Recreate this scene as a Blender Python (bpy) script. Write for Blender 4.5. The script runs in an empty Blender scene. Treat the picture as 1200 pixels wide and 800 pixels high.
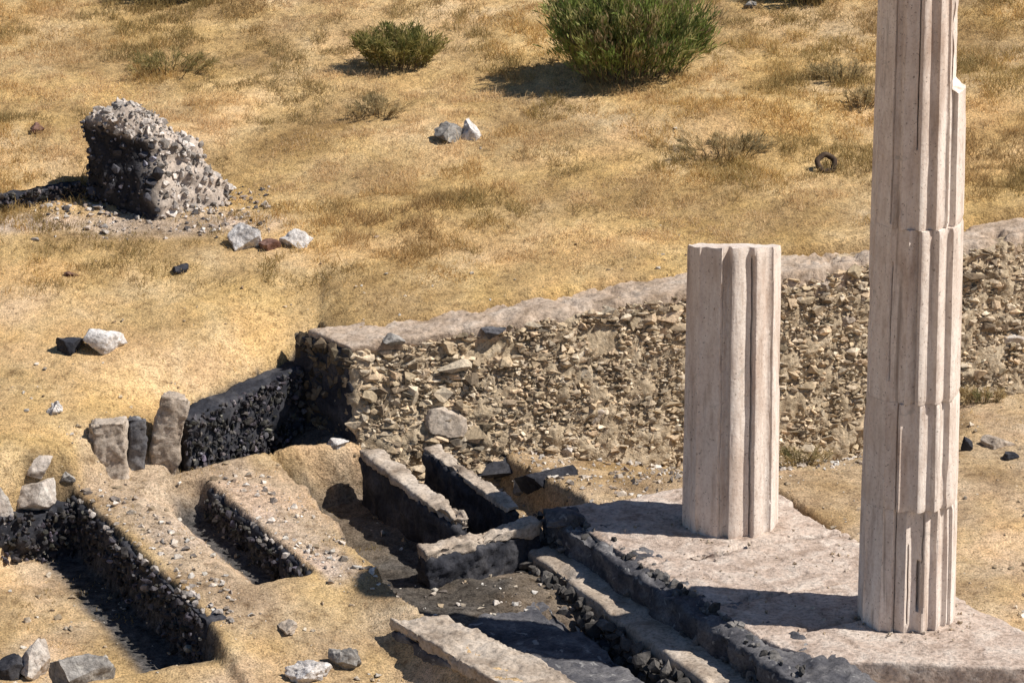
import bpy, bmesh, math, random
import numpy as np
from mathutils import Vector, Matrix

# ------------------------------------------------------------------ camera, sky, sun
SC = bpy.context.scene
COL = SC.collection
PITCH = math.radians(18.0)
FPX, DIST = 5500.0, 55.0
cp, sp = math.cos(PITCH), math.sin(PITCH)
RIGHT = np.array([1., 0, 0]); UP = np.array([0, sp, cp]); FWD = np.array([0, cp, -sp])
CAM = -(2.53 * RIGHT - 2.12 * UP + DIST * FWD)
cam = bpy.data.cameras.new('camera'); camo = bpy.data.objects.new('camera', cam); COL.objects.link(camo)
camo.location = CAM
camo.rotation_euler = (math.pi / 2 - PITCH, 0, 0)
cam.sensor_width = 36; cam.lens = 36 * FPX / 1200; cam.clip_start = 0.5; cam.clip_end = 3000
SC.camera = camo

EL, AZ = math.radians(52.5), math.radians(10)
S = Vector((math.cos(EL) * math.cos(AZ), -math.cos(EL) * math.sin(AZ), math.sin(EL)))
W = bpy.data.worlds.new('World'); SC.world = W; W.use_nodes = True
nt = W.node_tree
bg = nt.nodes['Background']; sky = nt.nodes.new('ShaderNodeTexSky'); sky.sky_type = 'NISHITA'
sky.sun_disc = False; sky.ozone_density = 6.0; sky.dust_density = .4; sky.sun_elevation = EL; sky.sun_rotation = math.atan2(S.x, S.y)
nt.links.new(sky.outputs[0], bg.inputs[0]); bg.inputs[1].default_value = 0.06
sl = bpy.data.lights.new('sun', 'SUN'); sl.energy = 5.0; sl.angle = math.radians(.5); sl.color = (1, .955, .885)
so = bpy.data.objects.new('sun', sl); COL.objects.link(so); so.rotation_euler = S.to_track_quat('Z', 'Y').to_euler()
so.location = S * 60
SC.view_settings.view_transform = 'Standard'; SC.view_settings.look = 'None'
SC.cycles.diffuse_bounces = 2
SC.view_settings.exposure = 0.12; SC.view_settings.gamma = 1; SC.view_settings.use_curve_mapping = False

# ------------------------------------------------------------------ maths helpers
random.seed(7); RNG = np.random.default_rng(11)
A25 = math.radians(25); CU, SU = math.cos(A25), math.sin(A25)
def uv(x, y): return x * CU + y * SU, x * SU - y * CU
def xy(u, v): return u * CU + v * SU, u * SU - v * CU
def sm(a, b, x):
    t = np.clip((x - a) / (b - a), 0, 1); return t * t * (3 - 2 * t)
def _h(i, j, k, s):
    n = (i * 374761393 + j * 668265263 + k * 1274126177 + s * 974634221) & 0xffffffff
    n = ((n ^ (n >> 13)) * 1274126177) & 0xffffffff
    n = ((n ^ (n >> 16)) * 2246822519) & 0xffffffff
    return ((n ^ (n >> 15)) & 0xffffff) / float(0xffffff)
def vnoise(p, s=0):
    f = np.floor(p); i = f.astype(np.int64); t = p - f; t = t * t * (3 - 2 * t); r = 0
    for a in (0, 1):
        for b in (0, 1):
            for c in (0, 1):
                w = (t[:, 0] if a else 1 - t[:, 0]) * (t[:, 1] if b else 1 - t[:, 1]) * (t[:, 2] if c else 1 - t[:, 2])
                r = r + w * _h(i[:, 0] + a, i[:, 1] + b, i[:, 2] + c, s)
    return r * 2 - 1
def fbm(p, o=4, s=0, g=.5):
    r = 0; a = 1.; tot = 0
    for k in range(o):
        r = r + a * vnoise(p * 2 ** k + 17.3 * k, s + k); tot += a; a *= g
    return r / tot
def f2(x, y, sc, o=3, s=0):
    return fbm(np.stack([x * sc, y * sc, np.zeros_like(x) + .37], 1), o, s)

# ------------------------------------------------------------------ the lie of the land
PX = [-80, -20, -8.6, -7.4, -6.5, -5.6, -4.95, -4.5, 7.0, 20, 80]
PY = [-4, -3.0, 0.0, 1.05, 2.2, 3.2, 3.85, 3.0, 6.28, 8.2, 10.5]
def zup(x, y):
    xs = 14 * np.tanh(x / 14); yy = np.where(y < 14, y, 14 + 40 * (1 - np.exp(-(np.maximum(y, 14) - 14) / 40)))
    yy = np.maximum(yy, -6)
    z = .96 + .055 * xs + .150 * yy
    z = z + .10 * f2(x, y, .35, 2, 3) * sm(3.5, 6, y) + .035 * f2(x, y, 1.6, 3, 5) + .014 * f2(x, y, 9, 2, 6)
    f = np.interp(x, PX, PY); z = z - .42 * np.exp(-(np.maximum(y - f, 0) / 1.1) ** 2) * sm(-8.6, -6.6, x) * sm(-4.1, -5.5, x)
    # two long swells on the hill
    z = z + .16 * np.exp(-((y - 9.3 - .16 * (x - 1)) / .55) ** 2) * sm(-3, 0, x) + .12 * np.exp(-((y - 8.9 + .05 * x) / .6) ** 2) * sm(-2, -5, x)
    return z
def zlow(x, y):
    u, v = uv(x, y)
    n = .035 * f2(x, y, 1.3, 3, 9) + .022 * f2(x, y, 5, 2, 10) + .016 * f2(x, y, 12, 2, 13)
    ej = .06 * f2(x, y, 5, 3, 33)
    E = .08 + .03 * np.clip(y, -3, 3) * .5 - .52 * sm(-.4, 2.6, v) * sm(-4.4, -5.1, u)
    left = .70 * sm(-6.62, -6.78, u + ej) * (1 - .8 * sm(.0, .9, v)) * sm(-4.9, -4.4, v)
    pit = .42 * sm(-5.06, -5.18, u + ej) * sm(-6.0, -5.4, u + 2 * ej) * sm(-3.95, -3.45, v + 2 * ej) * sm(-.35, -.75, v + 2 * ej)
    E = np.maximum(E - left - pit, -.74)
    d1 = y - (1.45 + .714 * (x + 6.53)); cp_ = sm(.0, .10, d1) * sm(-6.75, -6.45, x) * sm(-4.35, -4.65, x); E = E - .42 * cp_
    # right-hand ground, dipping to the foot of the wall
    f = np.interp(x, PX, PY)
    g = np.interp(x, [-4.6, -3, -.5, 1.6, 2.4, 3.2, 6], [.05, -.15, -.66, -.78, -.55, -.12, .0])
    Rz = -.10 + (g + .10) * sm(2.6, .1, f - y) - .05 * sm(0, 6, v)
    z = np.where(u < -4.1, E, Rz)
    z = E + (Rz - E) * sm(-3.7, -2.9, u)
    # trench along the platform
    e = .10 * f2(x, y, 1.1, 3, 31) + 1.3 * ej; eu = np.interp(v, [-4, -3, .5, 1.9, 5, 9], [-4.05, -4.10, -4.42, -4.42, -3.86, -3.1])
    tr = sm(-.08, .10, u + e - eu) * sm(-1.0, -1.2, u) * sm(-4.35, -4.05, v + e)
    zt = np.interp(v, [-4, -1, .1, 1.6, 9], [-.60, -.52, -.50, -.82, -.92]) + .10 * f2(x, y, 1.5, 3, 12)
    cist = sm(-2.95, -2.8, u) * sm(-.7, -.9, v) * sm(-4.0, -3.7, v)
    zt = zt - .05 * cist
    z = z + (zt - z) * tr
    back = sm(-1.9, -2.3, u)      # ground between cist and platform
    # under the platform
    pl = sm(-1.9, -1.6, u) * sm(1.25, .9, u) * sm(-1.25, -.9, v) * sm(8, 7.5, v)
    z = z + (-.9 - z) * pl
    return z + n
def upmask(x, y):
    f = np.interp(x, PX, PY); d = (y - f)
    wall = sm(-4.72, -4.62, x) * sm(7.4, 6.9, x)
    a = .04 + .22 * wall; b = .42 + .20 * wall
    d = d + (.12 * f2(x, y, 1.4, 3, 21) + .07 * f2(x, y, 5, 3, 22)) * (1 - .35 * wall)
    return sm(a, b, d)
def H(x, y):
    x = np.asarray(x, float); y = np.asarray(y, float); m = upmask(x, y)
    return zlow(x, y) * (1 - m) + zup(x, y) * m
def H1(x, y): return float(H(np.array([x]), np.array([y]))[0])
def ray(px, py):
    d = FWD + RIGHT * (px - 600) / FPX - UP * (py - 400) / FPX; return d
TS = np.arange(40, 85, .02)
def ground(px, py):
    d = ray(px, py); P = CAM + TS[:, None] * d; h = H(P[:, 0], P[:, 1])
    k = np.argmax(P[:, 2] < h); return P[k]
def plane_z(px, py, z):
    d = ray(px, py); t = (z - CAM[2]) / d[2]; return CAM + t * d
def at_y(px, py, Y):
    d = ray(px, py); t = (Y - CAM[1]) / d[1]; return CAM + t * d

# ------------------------------------------------------------------ scene-graph helpers
def tag(o, label=None, cat=None, group=None, kind=None):
    if label: o['label'] = label
    if cat: o['category'] = cat
    if group: o['group'] = group
    if kind or label: o['kind'] = kind or 'thing'
    return o
def thing(name, loc, label, cat, group=None):
    o = bpy.data.objects.new(name, None); COL.objects.link(o); o.location = loc; o.empty_display_size = .2
    return tag(o, label, cat, group)
def link(name, V, F, mat, parent=None, loc=None, smooth=True, col=None):
    me = bpy.data.meshes.new(name)
    V = np.asarray(V, float)
    if loc is not None: V = V - np.asarray(loc, float)
    if isinstance(F, np.ndarray):
        n, k = F.shape
        me.vertices.add(len(V)); me.vertices.foreach_set('co', V.astype(np.float32).ravel())
        me.loops.add(n * k); me.loops.foreach_set('vertex_index', F.astype(np.int32).ravel())
        me.polygons.add(n); me.polygons.foreach_set('loop_start', np.arange(0, n * k, k, dtype=np.int32))
        me.update(calc_edges=True); me.validate()
    else:
        me.from_pydata(V.tolist(), [], F); me.update()
    me.polygons.foreach_set('use_smooth', np.full(len(me.polygons), bool(smooth)))
    if col is not None:
        a = me.attributes.new('col', 'FLOAT_COLOR', 'POINT')
        c = np.ones((len(V), 4), np.float32); c[:, :col.shape[1]] = col; a.data.foreach_set('color', c.ravel())
    me.materials.append(mat)
    o = bpy.data.objects.new(name, me); COL.objects.link(o)
    if loc is not None and parent is None: o.location = loc
    if parent is not None: o.parent = parent
    return o

# ------------------------------------------------------------------ materials
def new_mat(name, rough=.9):
    m = bpy.data.materials.new(name); m.use_nodes = True; t = m.node_tree
    b = t.nodes['Principled BSDF']; b.inputs['Roughness'].default_value = rough
    b.inputs['Specular IOR Level'].default_value = .25
    return m, t, b
def N(t, kind, **kw):
    n = t.nodes.new(kind)
    for k, v in kw.items():
        if k.startswith('i_'): n.inputs[k[2:].replace('_', ' ')].default_value = v
        else: setattr(n, k, v)
    return n
def ramp(t, stops, fac):
    r = t.nodes.new('ShaderNodeValToRGB'); e = r.color_ramp.elements
    while len(e) < len(stops): e.new(.5)
    for el, (p, c) in zip(e, stops): el.position = p; el.color = (*c, 1)
    t.links.new(fac, r.inputs[0]); return r.outputs[0]
def mixc(t, a, b, fac, mode='MIX'):
    n = t.nodes.new('ShaderNodeMix'); n.data_type = 'RGBA'; n.blend_type = mode; n.clamp_result = False
    for sock, v in ((n.inputs[0], fac), (n.inputs[6], a), (n.inputs[7], b)):
        if hasattr(v, 'links'): t.links.new(v, sock)
        elif isinstance(v, tuple): sock.default_value = (*v, 1)
        else: sock.default_value = v
    return n.outputs[2]
def coords(t, stretch=None):
    tc = N(t, 'ShaderNodeTexCoord'); oi = N(t, 'ShaderNodeObjectInfo')
    ad = N(t, 'ShaderNodeVectorMath', operation='MULTIPLY_ADD')
    cb = N(t, 'ShaderNodeCombineXYZ')
    for k in range(3): t.links.new(oi.outputs['Random'], cb.inputs[k])
    ad.inputs[1].default_value = (37, 53, 71); t.links.new(cb.outputs[0], ad.inputs[0]); t.links.new(tc.outputs['Object'], ad.inputs[2])
    out = ad.outputs[0]
    if stretch:
        mp = N(t, 'ShaderNodeVectorMath', operation='MULTIPLY'); mp.inputs[1].default_value = stretch
        t.links.new(out, mp.inputs[0]); out = mp.outputs[0]
    return out
def noise(t, co, scale, detail=6, rough=.6, dist=0.):
    n = N(t, 'ShaderNodeTexNoise'); n.inputs['Scale'].default_value = scale; n.inputs['Detail'].default_value = detail
    n.inputs['Roughness'].default_value = rough; n.inputs['Distortion'].default_value = dist
    t.links.new(co, n.inputs['Vector']); return n.outputs['Fac']
def bump(t, b, h, dist, strength=1.):
    n = N(t, 'ShaderNodeBump'); n.inputs['Strength'].default_value = strength; n.inputs['Distance'].default_value = dist
    t.links.new(h, n.inputs['Height']); t.links.new(n.outputs[0], b.inputs['Normal'])
def stone(name, dark, mid, light, scale=3., fine=28., bd=.02, attr=False, spots=None):
    m, t, b = new_mat(name)
    co = coords(t)
    n1 = noise(t, co, scale, 8, .62, .4); n2 = noise(t, co, fine, 5, .7)
    c = ramp(t, [(.30, dark), (.48, mid), (.66, light)], n1)
    g = ramp(t, [(.30, (.45, .44, .43)), (.5, (1, 1, 1)), (.72, (1.35, 1.33, 1.3))], n2)
    c = mixc(t, c, g, 1., 'MULTIPLY')
    if spots:
        n3 = noise(t, co, 7., 4, .55, .8)
        f = ramp(t, [(.60, (0, 0, 0)), (.68, (1, 1, 1))], n3); c = mixc(t, c, spots, f)
    if attr:
        a = N(t, 'ShaderNodeAttribute', attribute_name='col'); c = mixc(t, c, a.outputs['Color'], 1., 'MULTIPLY')
    t.links.new(c, b.inputs['Base Color'])
    hh = N(t, 'ShaderNodeMath', operation='MULTIPLY_ADD'); hh.inputs[1].default_value = .45
    t.links.new(n2, hh.inputs[0]); t.links.new(n1, hh.inputs[2])
    bump(t, b, hh.outputs[0], bd, .9)
    return m

M_pale = stone('pale_limestone', (.28, .235, .19), (.50, .43, .37), (.66, .60, .53), 4., 22., .04)
M_grey = stone('grey_limestone', (.10, .092, .085), (.25, .23, .21), (.42, .39, .355), 4., 24., .04, spots=(.50, .47, .42))
M_dark = stone('dark_stone_and_shade', (.032, .034, .045), (.095, .092, .10), (.20, .19, .19), spots=(.30, .29, .28))  # dark rocks; on blocks it also paints their shaded faces
M_black_shade = stone('black_stone_and_shade', (.014, .015, .020), (.035, .036, .045), (.085, .082, .088))  # black rocks; also paints shade on banks, slabs, footings and wall end
M_white = stone('white_lichened_stone', (.42, .385, .355), (.66, .61, .57), (.85, .82, .79), 5., 22., .05)
M_slab = stone('pinkish_slab_stone', (.32, .235, .18), (.53, .42, .345), (.65, .555, .475), 3.6, 20., .06)
M_beam = stone('beige_bedded_stone', (.26, .20, .15), (.44, .36, .285), (.56, .48, .40), 2.6, 24., .03)
M_cope = stone('mortared_wall_top', (.29, .21, .145), (.47, .36, .27), (.58, .475, .38), 3., 18., .05)
M_rub = stone('rubble_masonry', (.62, .60, .58), (.95, .94, .92), (1.2, 1.18, 1.15), 5., 30., .02, attr=True)
M_earthcore = stone('earth_mortar', (.28, .20, .125), (.50, .39, .26), (.64, .52, .37), 6., 24., .06)
M_red = stone('reddish_stone', (.10, .05, .035), (.19, .10, .075), (.30, .18, .14))
M_rust = stone('rusty_iron', (.03, .02, .014), (.07, .045, .03), (.13, .09, .06), 9., 40., .006)

def marble():
    m, t, b = new_mat('fluted_marble', .75)
    co = coords(t); cs = coords(t, (1, 1, .22))
    n1 = noise(t, cs, 3.4, 7, .6, .3); n2 = noise(t, co, 26, 5, .65); n3 = noise(t, cs, 12., 5, .6); n4 = noise(t, co, 1.1, 4, .5)
    c = ramp(t, [(.26, (.60, .465, .375)), (.46, (.81, .70, .61)), (.70, (.88, .80, .72))], n1)
    c = mixc(t, c, ramp(t, [(.3, (.72, .66, .62)), (.5, (1, 1, 1)), (.7, (1.1, 1.1, 1.1))], n3), .8, 'MULTIPLY')
    c = mixc(t, c, ramp(t, [(.3, (.84, .80, .78)), (.55, (1, 1, 1))], n2), 1., 'MULTIPLY')
    c = mixc(t, c, (.56, .435, .345), ramp(t, [(.52, (0, 0, 0)), (.74, (.6, .6, .6))], n4))
    n5 = noise(t, coords(t, (1, 1, .06)), 7., 6, .65, .6); c = mixc(t, c, (.27, .205, .165), ramp(t, [(.58, (0, 0, 0)), (.70, (.75, .75, .75))], n5))
    n6 = noise(t, co, 34., 3, .5); c = mixc(t, c, (.25, .19, .15), ramp(t, [(.64, (0, 0, 0)), (.70, (.8, .8, .8))], n6))
    n7 = noise(t, co, 3.1, 6, .7, 1.); c = mixc(t, c, (.40, .36, .31), ramp(t, [(.62, (0, 0, 0)), (.68, (.5, .5, .5))], n7))
    t.links.new(c, b.inputs['Base Color'])
    hh = N(t, 'ShaderNodeMath', operation='MULTIPLY_ADD'); hh.inputs[1].default_value = .9
    t.links.new(n2, hh.inputs[0]); t.links.new(n3, hh.inputs[2]); bump(t, b, hh.outputs[0], .010, .8)
    return m
M_marble = marble()

def soil():
    m, t, b = new_mat('dry_soil', .95)
    tc = N(t, 'ShaderNodeTexCoord'); co = tc.outputs['Object']
    n1 = noise(t, co, .9, 6, .6, .5); n2 = noise(t, co, 9., 6, .65); n3 = noise(t, co, 42., 4, .7)
    a = N(t, 'ShaderNodeAttribute', attribute_name='col')
    sep = N(t, 'ShaderNodeSeparateColor'); t.links.new(a.outputs['Color'], sep.inputs[0])
    dirt = ramp(t, [(.30, (.34, .235, .14)), (.50, (.46, .34, .215)), (.68, (.55, .435, .305))], n1)
    straw = ramp(t, [(.30, (.38, .25, .10)), (.50, (.53, .36, .15)), (.70, (.62, .45, .22))], n1)
    c = mixc(t, dirt, straw, sep.outputs[0])
    c = mixc(t, c, ramp(t, [(.35, (.44, .345, .265)), (.65, (.56, .455, .36))], n2), sep.outputs[1])
    c = mixc(t, c, ramp(t, [(.35, (.04, .039, .04)), (.65, (.115, .108, .102))], n2), sep.outputs[2])  # third channel paints the trench and pit shade into the soil
    n0 = noise(t, co, .45, 5, .6, .6); c = mixc(t, c, ramp(t, [(.34, (.62, .57, .50)), (.5, (1, 1, 1)), (.64, (1.16, 1.10, 1.10))], n0), 1., 'MULTIPLY')
    c = mixc(t, c, ramp(t, [(.30, (.55, .50, .46)), (.48, (1, 1, 1)), (.7, (1.24, 1.2, 1.18))], n2), 1., 'MULTIPLY')
    c = mixc(t, c, ramp(t, [(.30, (.34, .30, .26)), (.47, (1, 1, 1)), (.66, (1.55, 1.52, 1.48))], n3), 1., 'MULTIPLY')
    t.links.new(c, b.inputs['Base Color'])
    hh = N(t, 'ShaderNodeMath', operation='MULTIPLY_ADD'); hh.inputs[1].default_value = .5
    t.links.new(n3, hh.inputs[0]); t.links.new(n2, hh.inputs[2]); bump(t, b, hh.outputs[0], .05, .9)
    return m
M_soil = soil()
def leafy(name, rough=.8, trans=.42):
    m, t, b = new_mat(name, rough)
    a = N(t, 'ShaderNodeAttribute', attribute_name='col'); t.links.new(a.outputs['Color'], b.inputs['Base Color'])
    tr = N(t, 'ShaderNodeBsdfTranslucent'); t.links.new(a.outputs['Color'], tr.inputs[0])
    mx = N(t, 'ShaderNodeMixShader'); mx.inputs[0].default_value = trans
    t.links.new(b.outputs[0], mx.inputs[1]); t.links.new(tr.outputs[0], mx.inputs[2])
    t.links.new(mx.outputs[0], t.nodes['Material Output'].inputs[0]); return m
M_grass = leafy('straw_blades'); M_leaf = leafy('shrub_leaves')
M_twig = stone('woody_stem', (.05, .036, .022), (.11, .08, .05), (.2, .15, .09), 20, 60, .003)

# ------------------------------------------------------------------ terrain sheet
def axis(a, b, st, far):
    core = list(np.arange(a, b + 1e-6, st)); lo = []; hi = []; s = st; x = a
    while x > -far: s *= 1.22; x -= s; lo.append(x)
    s = st; x = b
    while x < far: s *= 1.22; x += s; hi.append(x)
    return np.array(lo[::-1] + core + hi)
gx = axis(-9.6, 5.2, .036, 500); gy = axis(-8.5, 14.5, .042, 600)
GX, GY = np.meshgrid(gx, gy); fx, fy = GX.ravel(), GY.ravel()
fz = H(fx, fy)
nx, ny = len(gx), len(gy)
idx = np.arange(nx * ny).reshape(ny, nx)
F = np.stack([idx[:-1, :-1].ravel(), idx[:-1, 1:].ravel(), idx[1:, 1:].ravel(), idx[1:, :-1].ravel()], 1)
def zone(x, y):
    """r: straw turf, g: pinkish broken rock, b: shade painted dark on the trench and pit floors"""
    u, v = uv(x, y); m = upmask(x, y); q = f2(x, y, .9, 3, 40)
    r = m * np.clip(.75 + .6 * q, 0, 1) + (1 - m) * np.clip(.25 + .9 * q, 0, .7)
    P0 = ground(200, 262)
    g = np.exp(-(((x - P0[0]) / 1.5) ** 2 + ((y - P0[1]) / .42) ** 2) ** 2) * np.clip(.9 + q, 0, 1)
    P1 = ground(20, 262); g = np.maximum(g, np.exp(-(((x - P1[0]) / 1.2) ** 2 + ((y - P1[1]) / .3) ** 2) ** 2) * .9)
    rim = sm(-5.1, -4.95, u) * sm(-4.4, -4.7, u) * sm(-4, -3.5, v) * sm(.2, -.3, v); g = np.maximum(g, rim * np.clip(.75 + q, 0, 1))
    rim2 = sm(-6.6, -6.4, u) * sm(-5.5, -6.0, u) * sm(-5, -4, v) * sm(1., 0, v); g = np.maximum(g, .6 * rim2 * np.clip(.75 + q, 0, 1))
    g = np.maximum(g, sm(-6.6, -6.3, u) * sm(-4.2, -4.6, u) * sm(-5.6, -5, v) * sm(-.5, -1.8, v) * (m < .2) * np.clip(.55 + .8 * q, 0, .9))
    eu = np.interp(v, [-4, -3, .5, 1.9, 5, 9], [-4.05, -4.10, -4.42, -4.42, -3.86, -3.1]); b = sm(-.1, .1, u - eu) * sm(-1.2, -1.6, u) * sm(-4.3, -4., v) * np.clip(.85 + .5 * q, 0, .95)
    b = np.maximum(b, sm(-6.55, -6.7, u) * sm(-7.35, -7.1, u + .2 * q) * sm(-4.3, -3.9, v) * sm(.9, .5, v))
    d1 = y - (1.45 + .714 * (x + 6.53)); b = np.maximum(b, sm(.05, .15, d1) * sm(-6.75, -6.45, x) * sm(-4.3, -4.6, x) * (m < .9) * .9)  # shadow of the wall end, painted on the sunken corner
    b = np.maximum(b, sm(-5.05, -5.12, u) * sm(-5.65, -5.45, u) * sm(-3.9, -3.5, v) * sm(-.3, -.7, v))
    return np.clip(np.stack([r, g, b], 1), 0, 1)
tag(link('ground', np.stack([fx, fy, fz], 1), F, M_soil, col=zone(fx, fy)), kind='structure')

# ------------------------------------------------------------------ rocks and rough blocks
def ico(sub):
    bm = bmesh.new(); bmesh.ops.create_icosphere(bm, subdivisions=sub, radius=1)
    V = np.array([v.co[:] for v in bm.verts]); Fc = np.array([[v.index for v in f.verts] for f in bm.faces]); bm.free(); return V, Fc
ICO = {k: ico(k) for k in (1, 2, 3, 4, 5)}
def rock_shape(sub, seed, cuts=9, lo=.55, hi=.9, rough=.05):
    V, Fc = ICO[sub]; V = V.copy(); r = np.random.default_rng(seed)
    for _ in range(cuts):
        n = r.normal(size=3); n /= np.linalg.norm(n); o = r.uniform(lo, hi)
        d = V @ n - o; k = d > 0; V[k] -= d[k, None] * n
    d = V / np.linalg.norm(V, axis=1)[:, None]
    V = V + d * (rough * fbm(d * 2.2 + seed * 3.1, 4 if sub > 3 else 2, seed))[:, None]
    m = np.abs(V).max(0); return V / m, Fc
def shard(npts, seed):
    r = np.random.default_rng(seed); P = r.normal(size=(npts, 3)); P /= np.linalg.norm(P, axis=1)[:, None]; P *= r.uniform(.7, 1.1, (npts, 1))
    bm = bmesh.new()
    for p in P: bm.verts.new(p)
    res = bmesh.ops.convex_hull(bm, input=bm.verts)
    bmesh.ops.delete(bm, geom=[v for v in bm.verts if not v.link_faces], context='VERTS')
    bmesh.ops.triangulate(bm, faces=bm.faces); bmesh.ops.recalc_face_normals(bm, faces=bm.faces); bm.verts.index_update()
    V = np.array([v.co[:] for v in bm.verts]); Fc = np.array([[v.index for v in f.verts] for f in bm.faces]); bm.free()
    return V / np.abs(V).max(0), Fc
VAR = [shard(16, 100 + i) for i in range(20)]
VAR1 = [shard(9, 200 + i) for i in range(24)]
def rand_rot(r):
    q = r.normal(size=4); q /= np.linalg.norm(q); w, x, y, z = q
    return np.array([[1 - 2 * (y * y + z * z), 2 * (x * y - z * w), 2 * (x * z + y * w)], [2 * (x * y + z * w), 1 - 2 * (x * x + z * z), 2 * (y * z - x * w)], [2 * (x * z - y * w), 2 * (y * z + x * w), 1 - 2 * (x * x + y * y)]])
def stones_mesh(C, R, cols, seed, small=False, flat=None):
    """many stones bedded together as one surface: centres C, radii R (n,3)"""
    r = np.random.default_rng(seed); vs = []; fs = []; cs = []; o = 0; VV = VAR1 if small else VAR
    for c, rad, k in zip(C, R, cols):
        V, Fc = VV[r.integers(len(VV))]
        if flat is None: P = (V @ rand_rot(r).T) * rad
        else:
            a = r.uniform(0, 6.28); Rz = np.array([[math.cos(a), -math.sin(a), 0], [math.sin(a), math.cos(a), 0], [0, 0, 1]])
            P = (V * rad) @ Rz.T
        vs.append(P + c); fs.append(Fc + o); cs.append(np.repeat([k], len(V), 0)); o += len(V)
    return np.concatenate(vs), np.concatenate(fs), np.concatenate(cs)
def rock(name, px, py, w, h, mat, label, cat='rock', seed=0, d=None, yaw=0., tilt=0., sink=.38, parent=None, group=None, base=None, rough=.06, cuts=9, sub=5):
    """px, py: foot of the rock in the view; w, h, d metres"""
    P = ground(px, py) if base is None else np.array(base, float)
    V, Fc = rock_shape(sub, seed, cuts + 7, .36, .80, rough * 1.5)
    d = d or w * .7
    V = V * np.array([w / 2, d / 2, h / 2 * (1 + sink)])
    V = V + (V / np.linalg.norm(V, axis=1)[:, None]) * (.018 * fbm(V * 14 + seed, 4, seed))[:, None]
    V = V @ np.array(Matrix.Rotation(yaw, 3, 'Z') @ Matrix.Rotation(tilt, 3, 'Y')).T
    V[:, 2] += h / 2 * (1 - sink)
    if parent is not None: return link(name, V, Fc, mat, parent)
    o = link(name, V, Fc, mat); o.data.set_sharp_from_angle(angle=math.radians(32)); o.location = P + np.array([0, d * .25, 0]); 
    o.location.z = (.5 * H1(o.location.x, o.location.y) + .5 * float(np.min(H(o.location.x + np.array([-.3, .3, 0, 0]) * w, o.location.y + np.array([0, 0, -.4, .3]) * d)))) if base is None else P[2]
    return tag(o, label, cat, group)
def block(name, quad, z0, z1, mat, parent=None, cell=.045, r=.045, rough=.03, nsc=3., seed=0, bite=0., loc=None, ztop=None, smooth=True, batter=None):
    """quad: four plan corners (x,y) counter-clockwise, z1 top; surface weathered by 3-D noise"""
    q = np.array(quad, float); L = (np.linalg.norm(q[1] - q[0]) + np.linalg.norm(q[2] - q[3])) / 2; D = (np.linalg.norm(q[3] - q[0]) + np.linalg.norm(q[2] - q[1])) / 2; Hh = z1 - z0
    n = [max(2, int(math.ceil(s / cell))) for s in (L, D, Hh)]
    key = {}; V = []; Fc = []
    def vid(i, j, k):
        t = (i, j, k)
        if t not in key: key[t] = len(V); V.append((i / n[0], j / n[1], k / n[2]))
        return key[t]
    for k in (0, n[2]):
        for i in range(n[0]):
            for j in range(n[1]):
                f = [vid(i, j, k), vid(i + 1, j, k), vid(i + 1, j + 1, k), vid(i, j + 1, k)]; Fc.append(f if k else f[::-1])
    for j in (0, n[1]):
        for i in range(n[0]):
            for k in range(n[2]):
                f = [vid(i, j, k), vid(i + 1, j, k), vid(i + 1, j, k + 1), vid(i, j, k + 1)]; Fc.append(f[::-1] if j else f)
    for i in (0, n[0]):
        for j in range(n[1]):
            for k in range(n[2]):
                f = [vid(i, j, k), vid(i, j + 1, k), vid(i, j + 1, k + 1), vid(i, j, k + 1)]; Fc.append(f if i else f[::-1])
    V = np.array(V); dims = np.array([L, D, Hh]); p = (V - .5) * dims; h = dims / 2
    inner = np.clip(p, -h + r, h - r); nn = p - inner; ln = np.linalg.norm(nn, axis=1); nn = nn / np.maximum(ln, 1e-6)[:, None]
    p = inner + nn * r
    wp = p + np.array([q[:, 0].mean(), q[:, 1].mean(), (z0 + z1) / 2]) + seed * 7.7
    dsp = rough * fbm(wp * nsc, 5, seed) + .35 * rough * fbm(wp * nsc * 5, 3, seed + 5)
    if bite: dsp = dsp - bite * np.clip(fbm(wp * 1.6, 3, seed + 9) - .05, 0, 1) * (np.sum(np.abs(p) > h - 3.5 * r, axis=1) >= 2)
    p = p + nn * dsp[:, None]
    s = p[:, 0] / L + .5; t = p[:, 1] / D + .5
    xyp = (1 - s)[:, None] * (1 - t)[:, None] * q[0] + s[:, None] * (1 - t)[:, None] * q[1] + s[:, None] * t[:, None] * q[2] + (1 - s)[:, None] * t[:, None] * q[3]
    z = p[:, 2] + (z0 + z1) / 2
    if ztop is not None:                       # sloping top: offset at each corner
        zo = (1 - s) * (1 - t) * ztop[0] + s * (1 - t) * ztop[1] + s * t * ztop[2] + (1 - s) * t * ztop[3]
        z = z + zo * np.clip((z - z0) / Hh, 0, 1)
    if batter is not None: xyp = xyp + np.array(batter)[None] * ((1 - np.clip((p[:, 2] / Hh + .5), 0, 1)) * (1 - t))[:, None]
    P = np.column_stack([xyp, z])
    if parent is not None: P = P - np.array(parent.location)
    return link(name, P, np.array(Fc), mat, parent, loc=loc, smooth=smooth)
def uvq(u0, u1, v0, v1):   # plan rectangle on the platform's axes, counter-clockwise seen from above
    return [xy(u0, v1), xy(u1, v1), xy(u1, v0), xy(u0, v0)]

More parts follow.
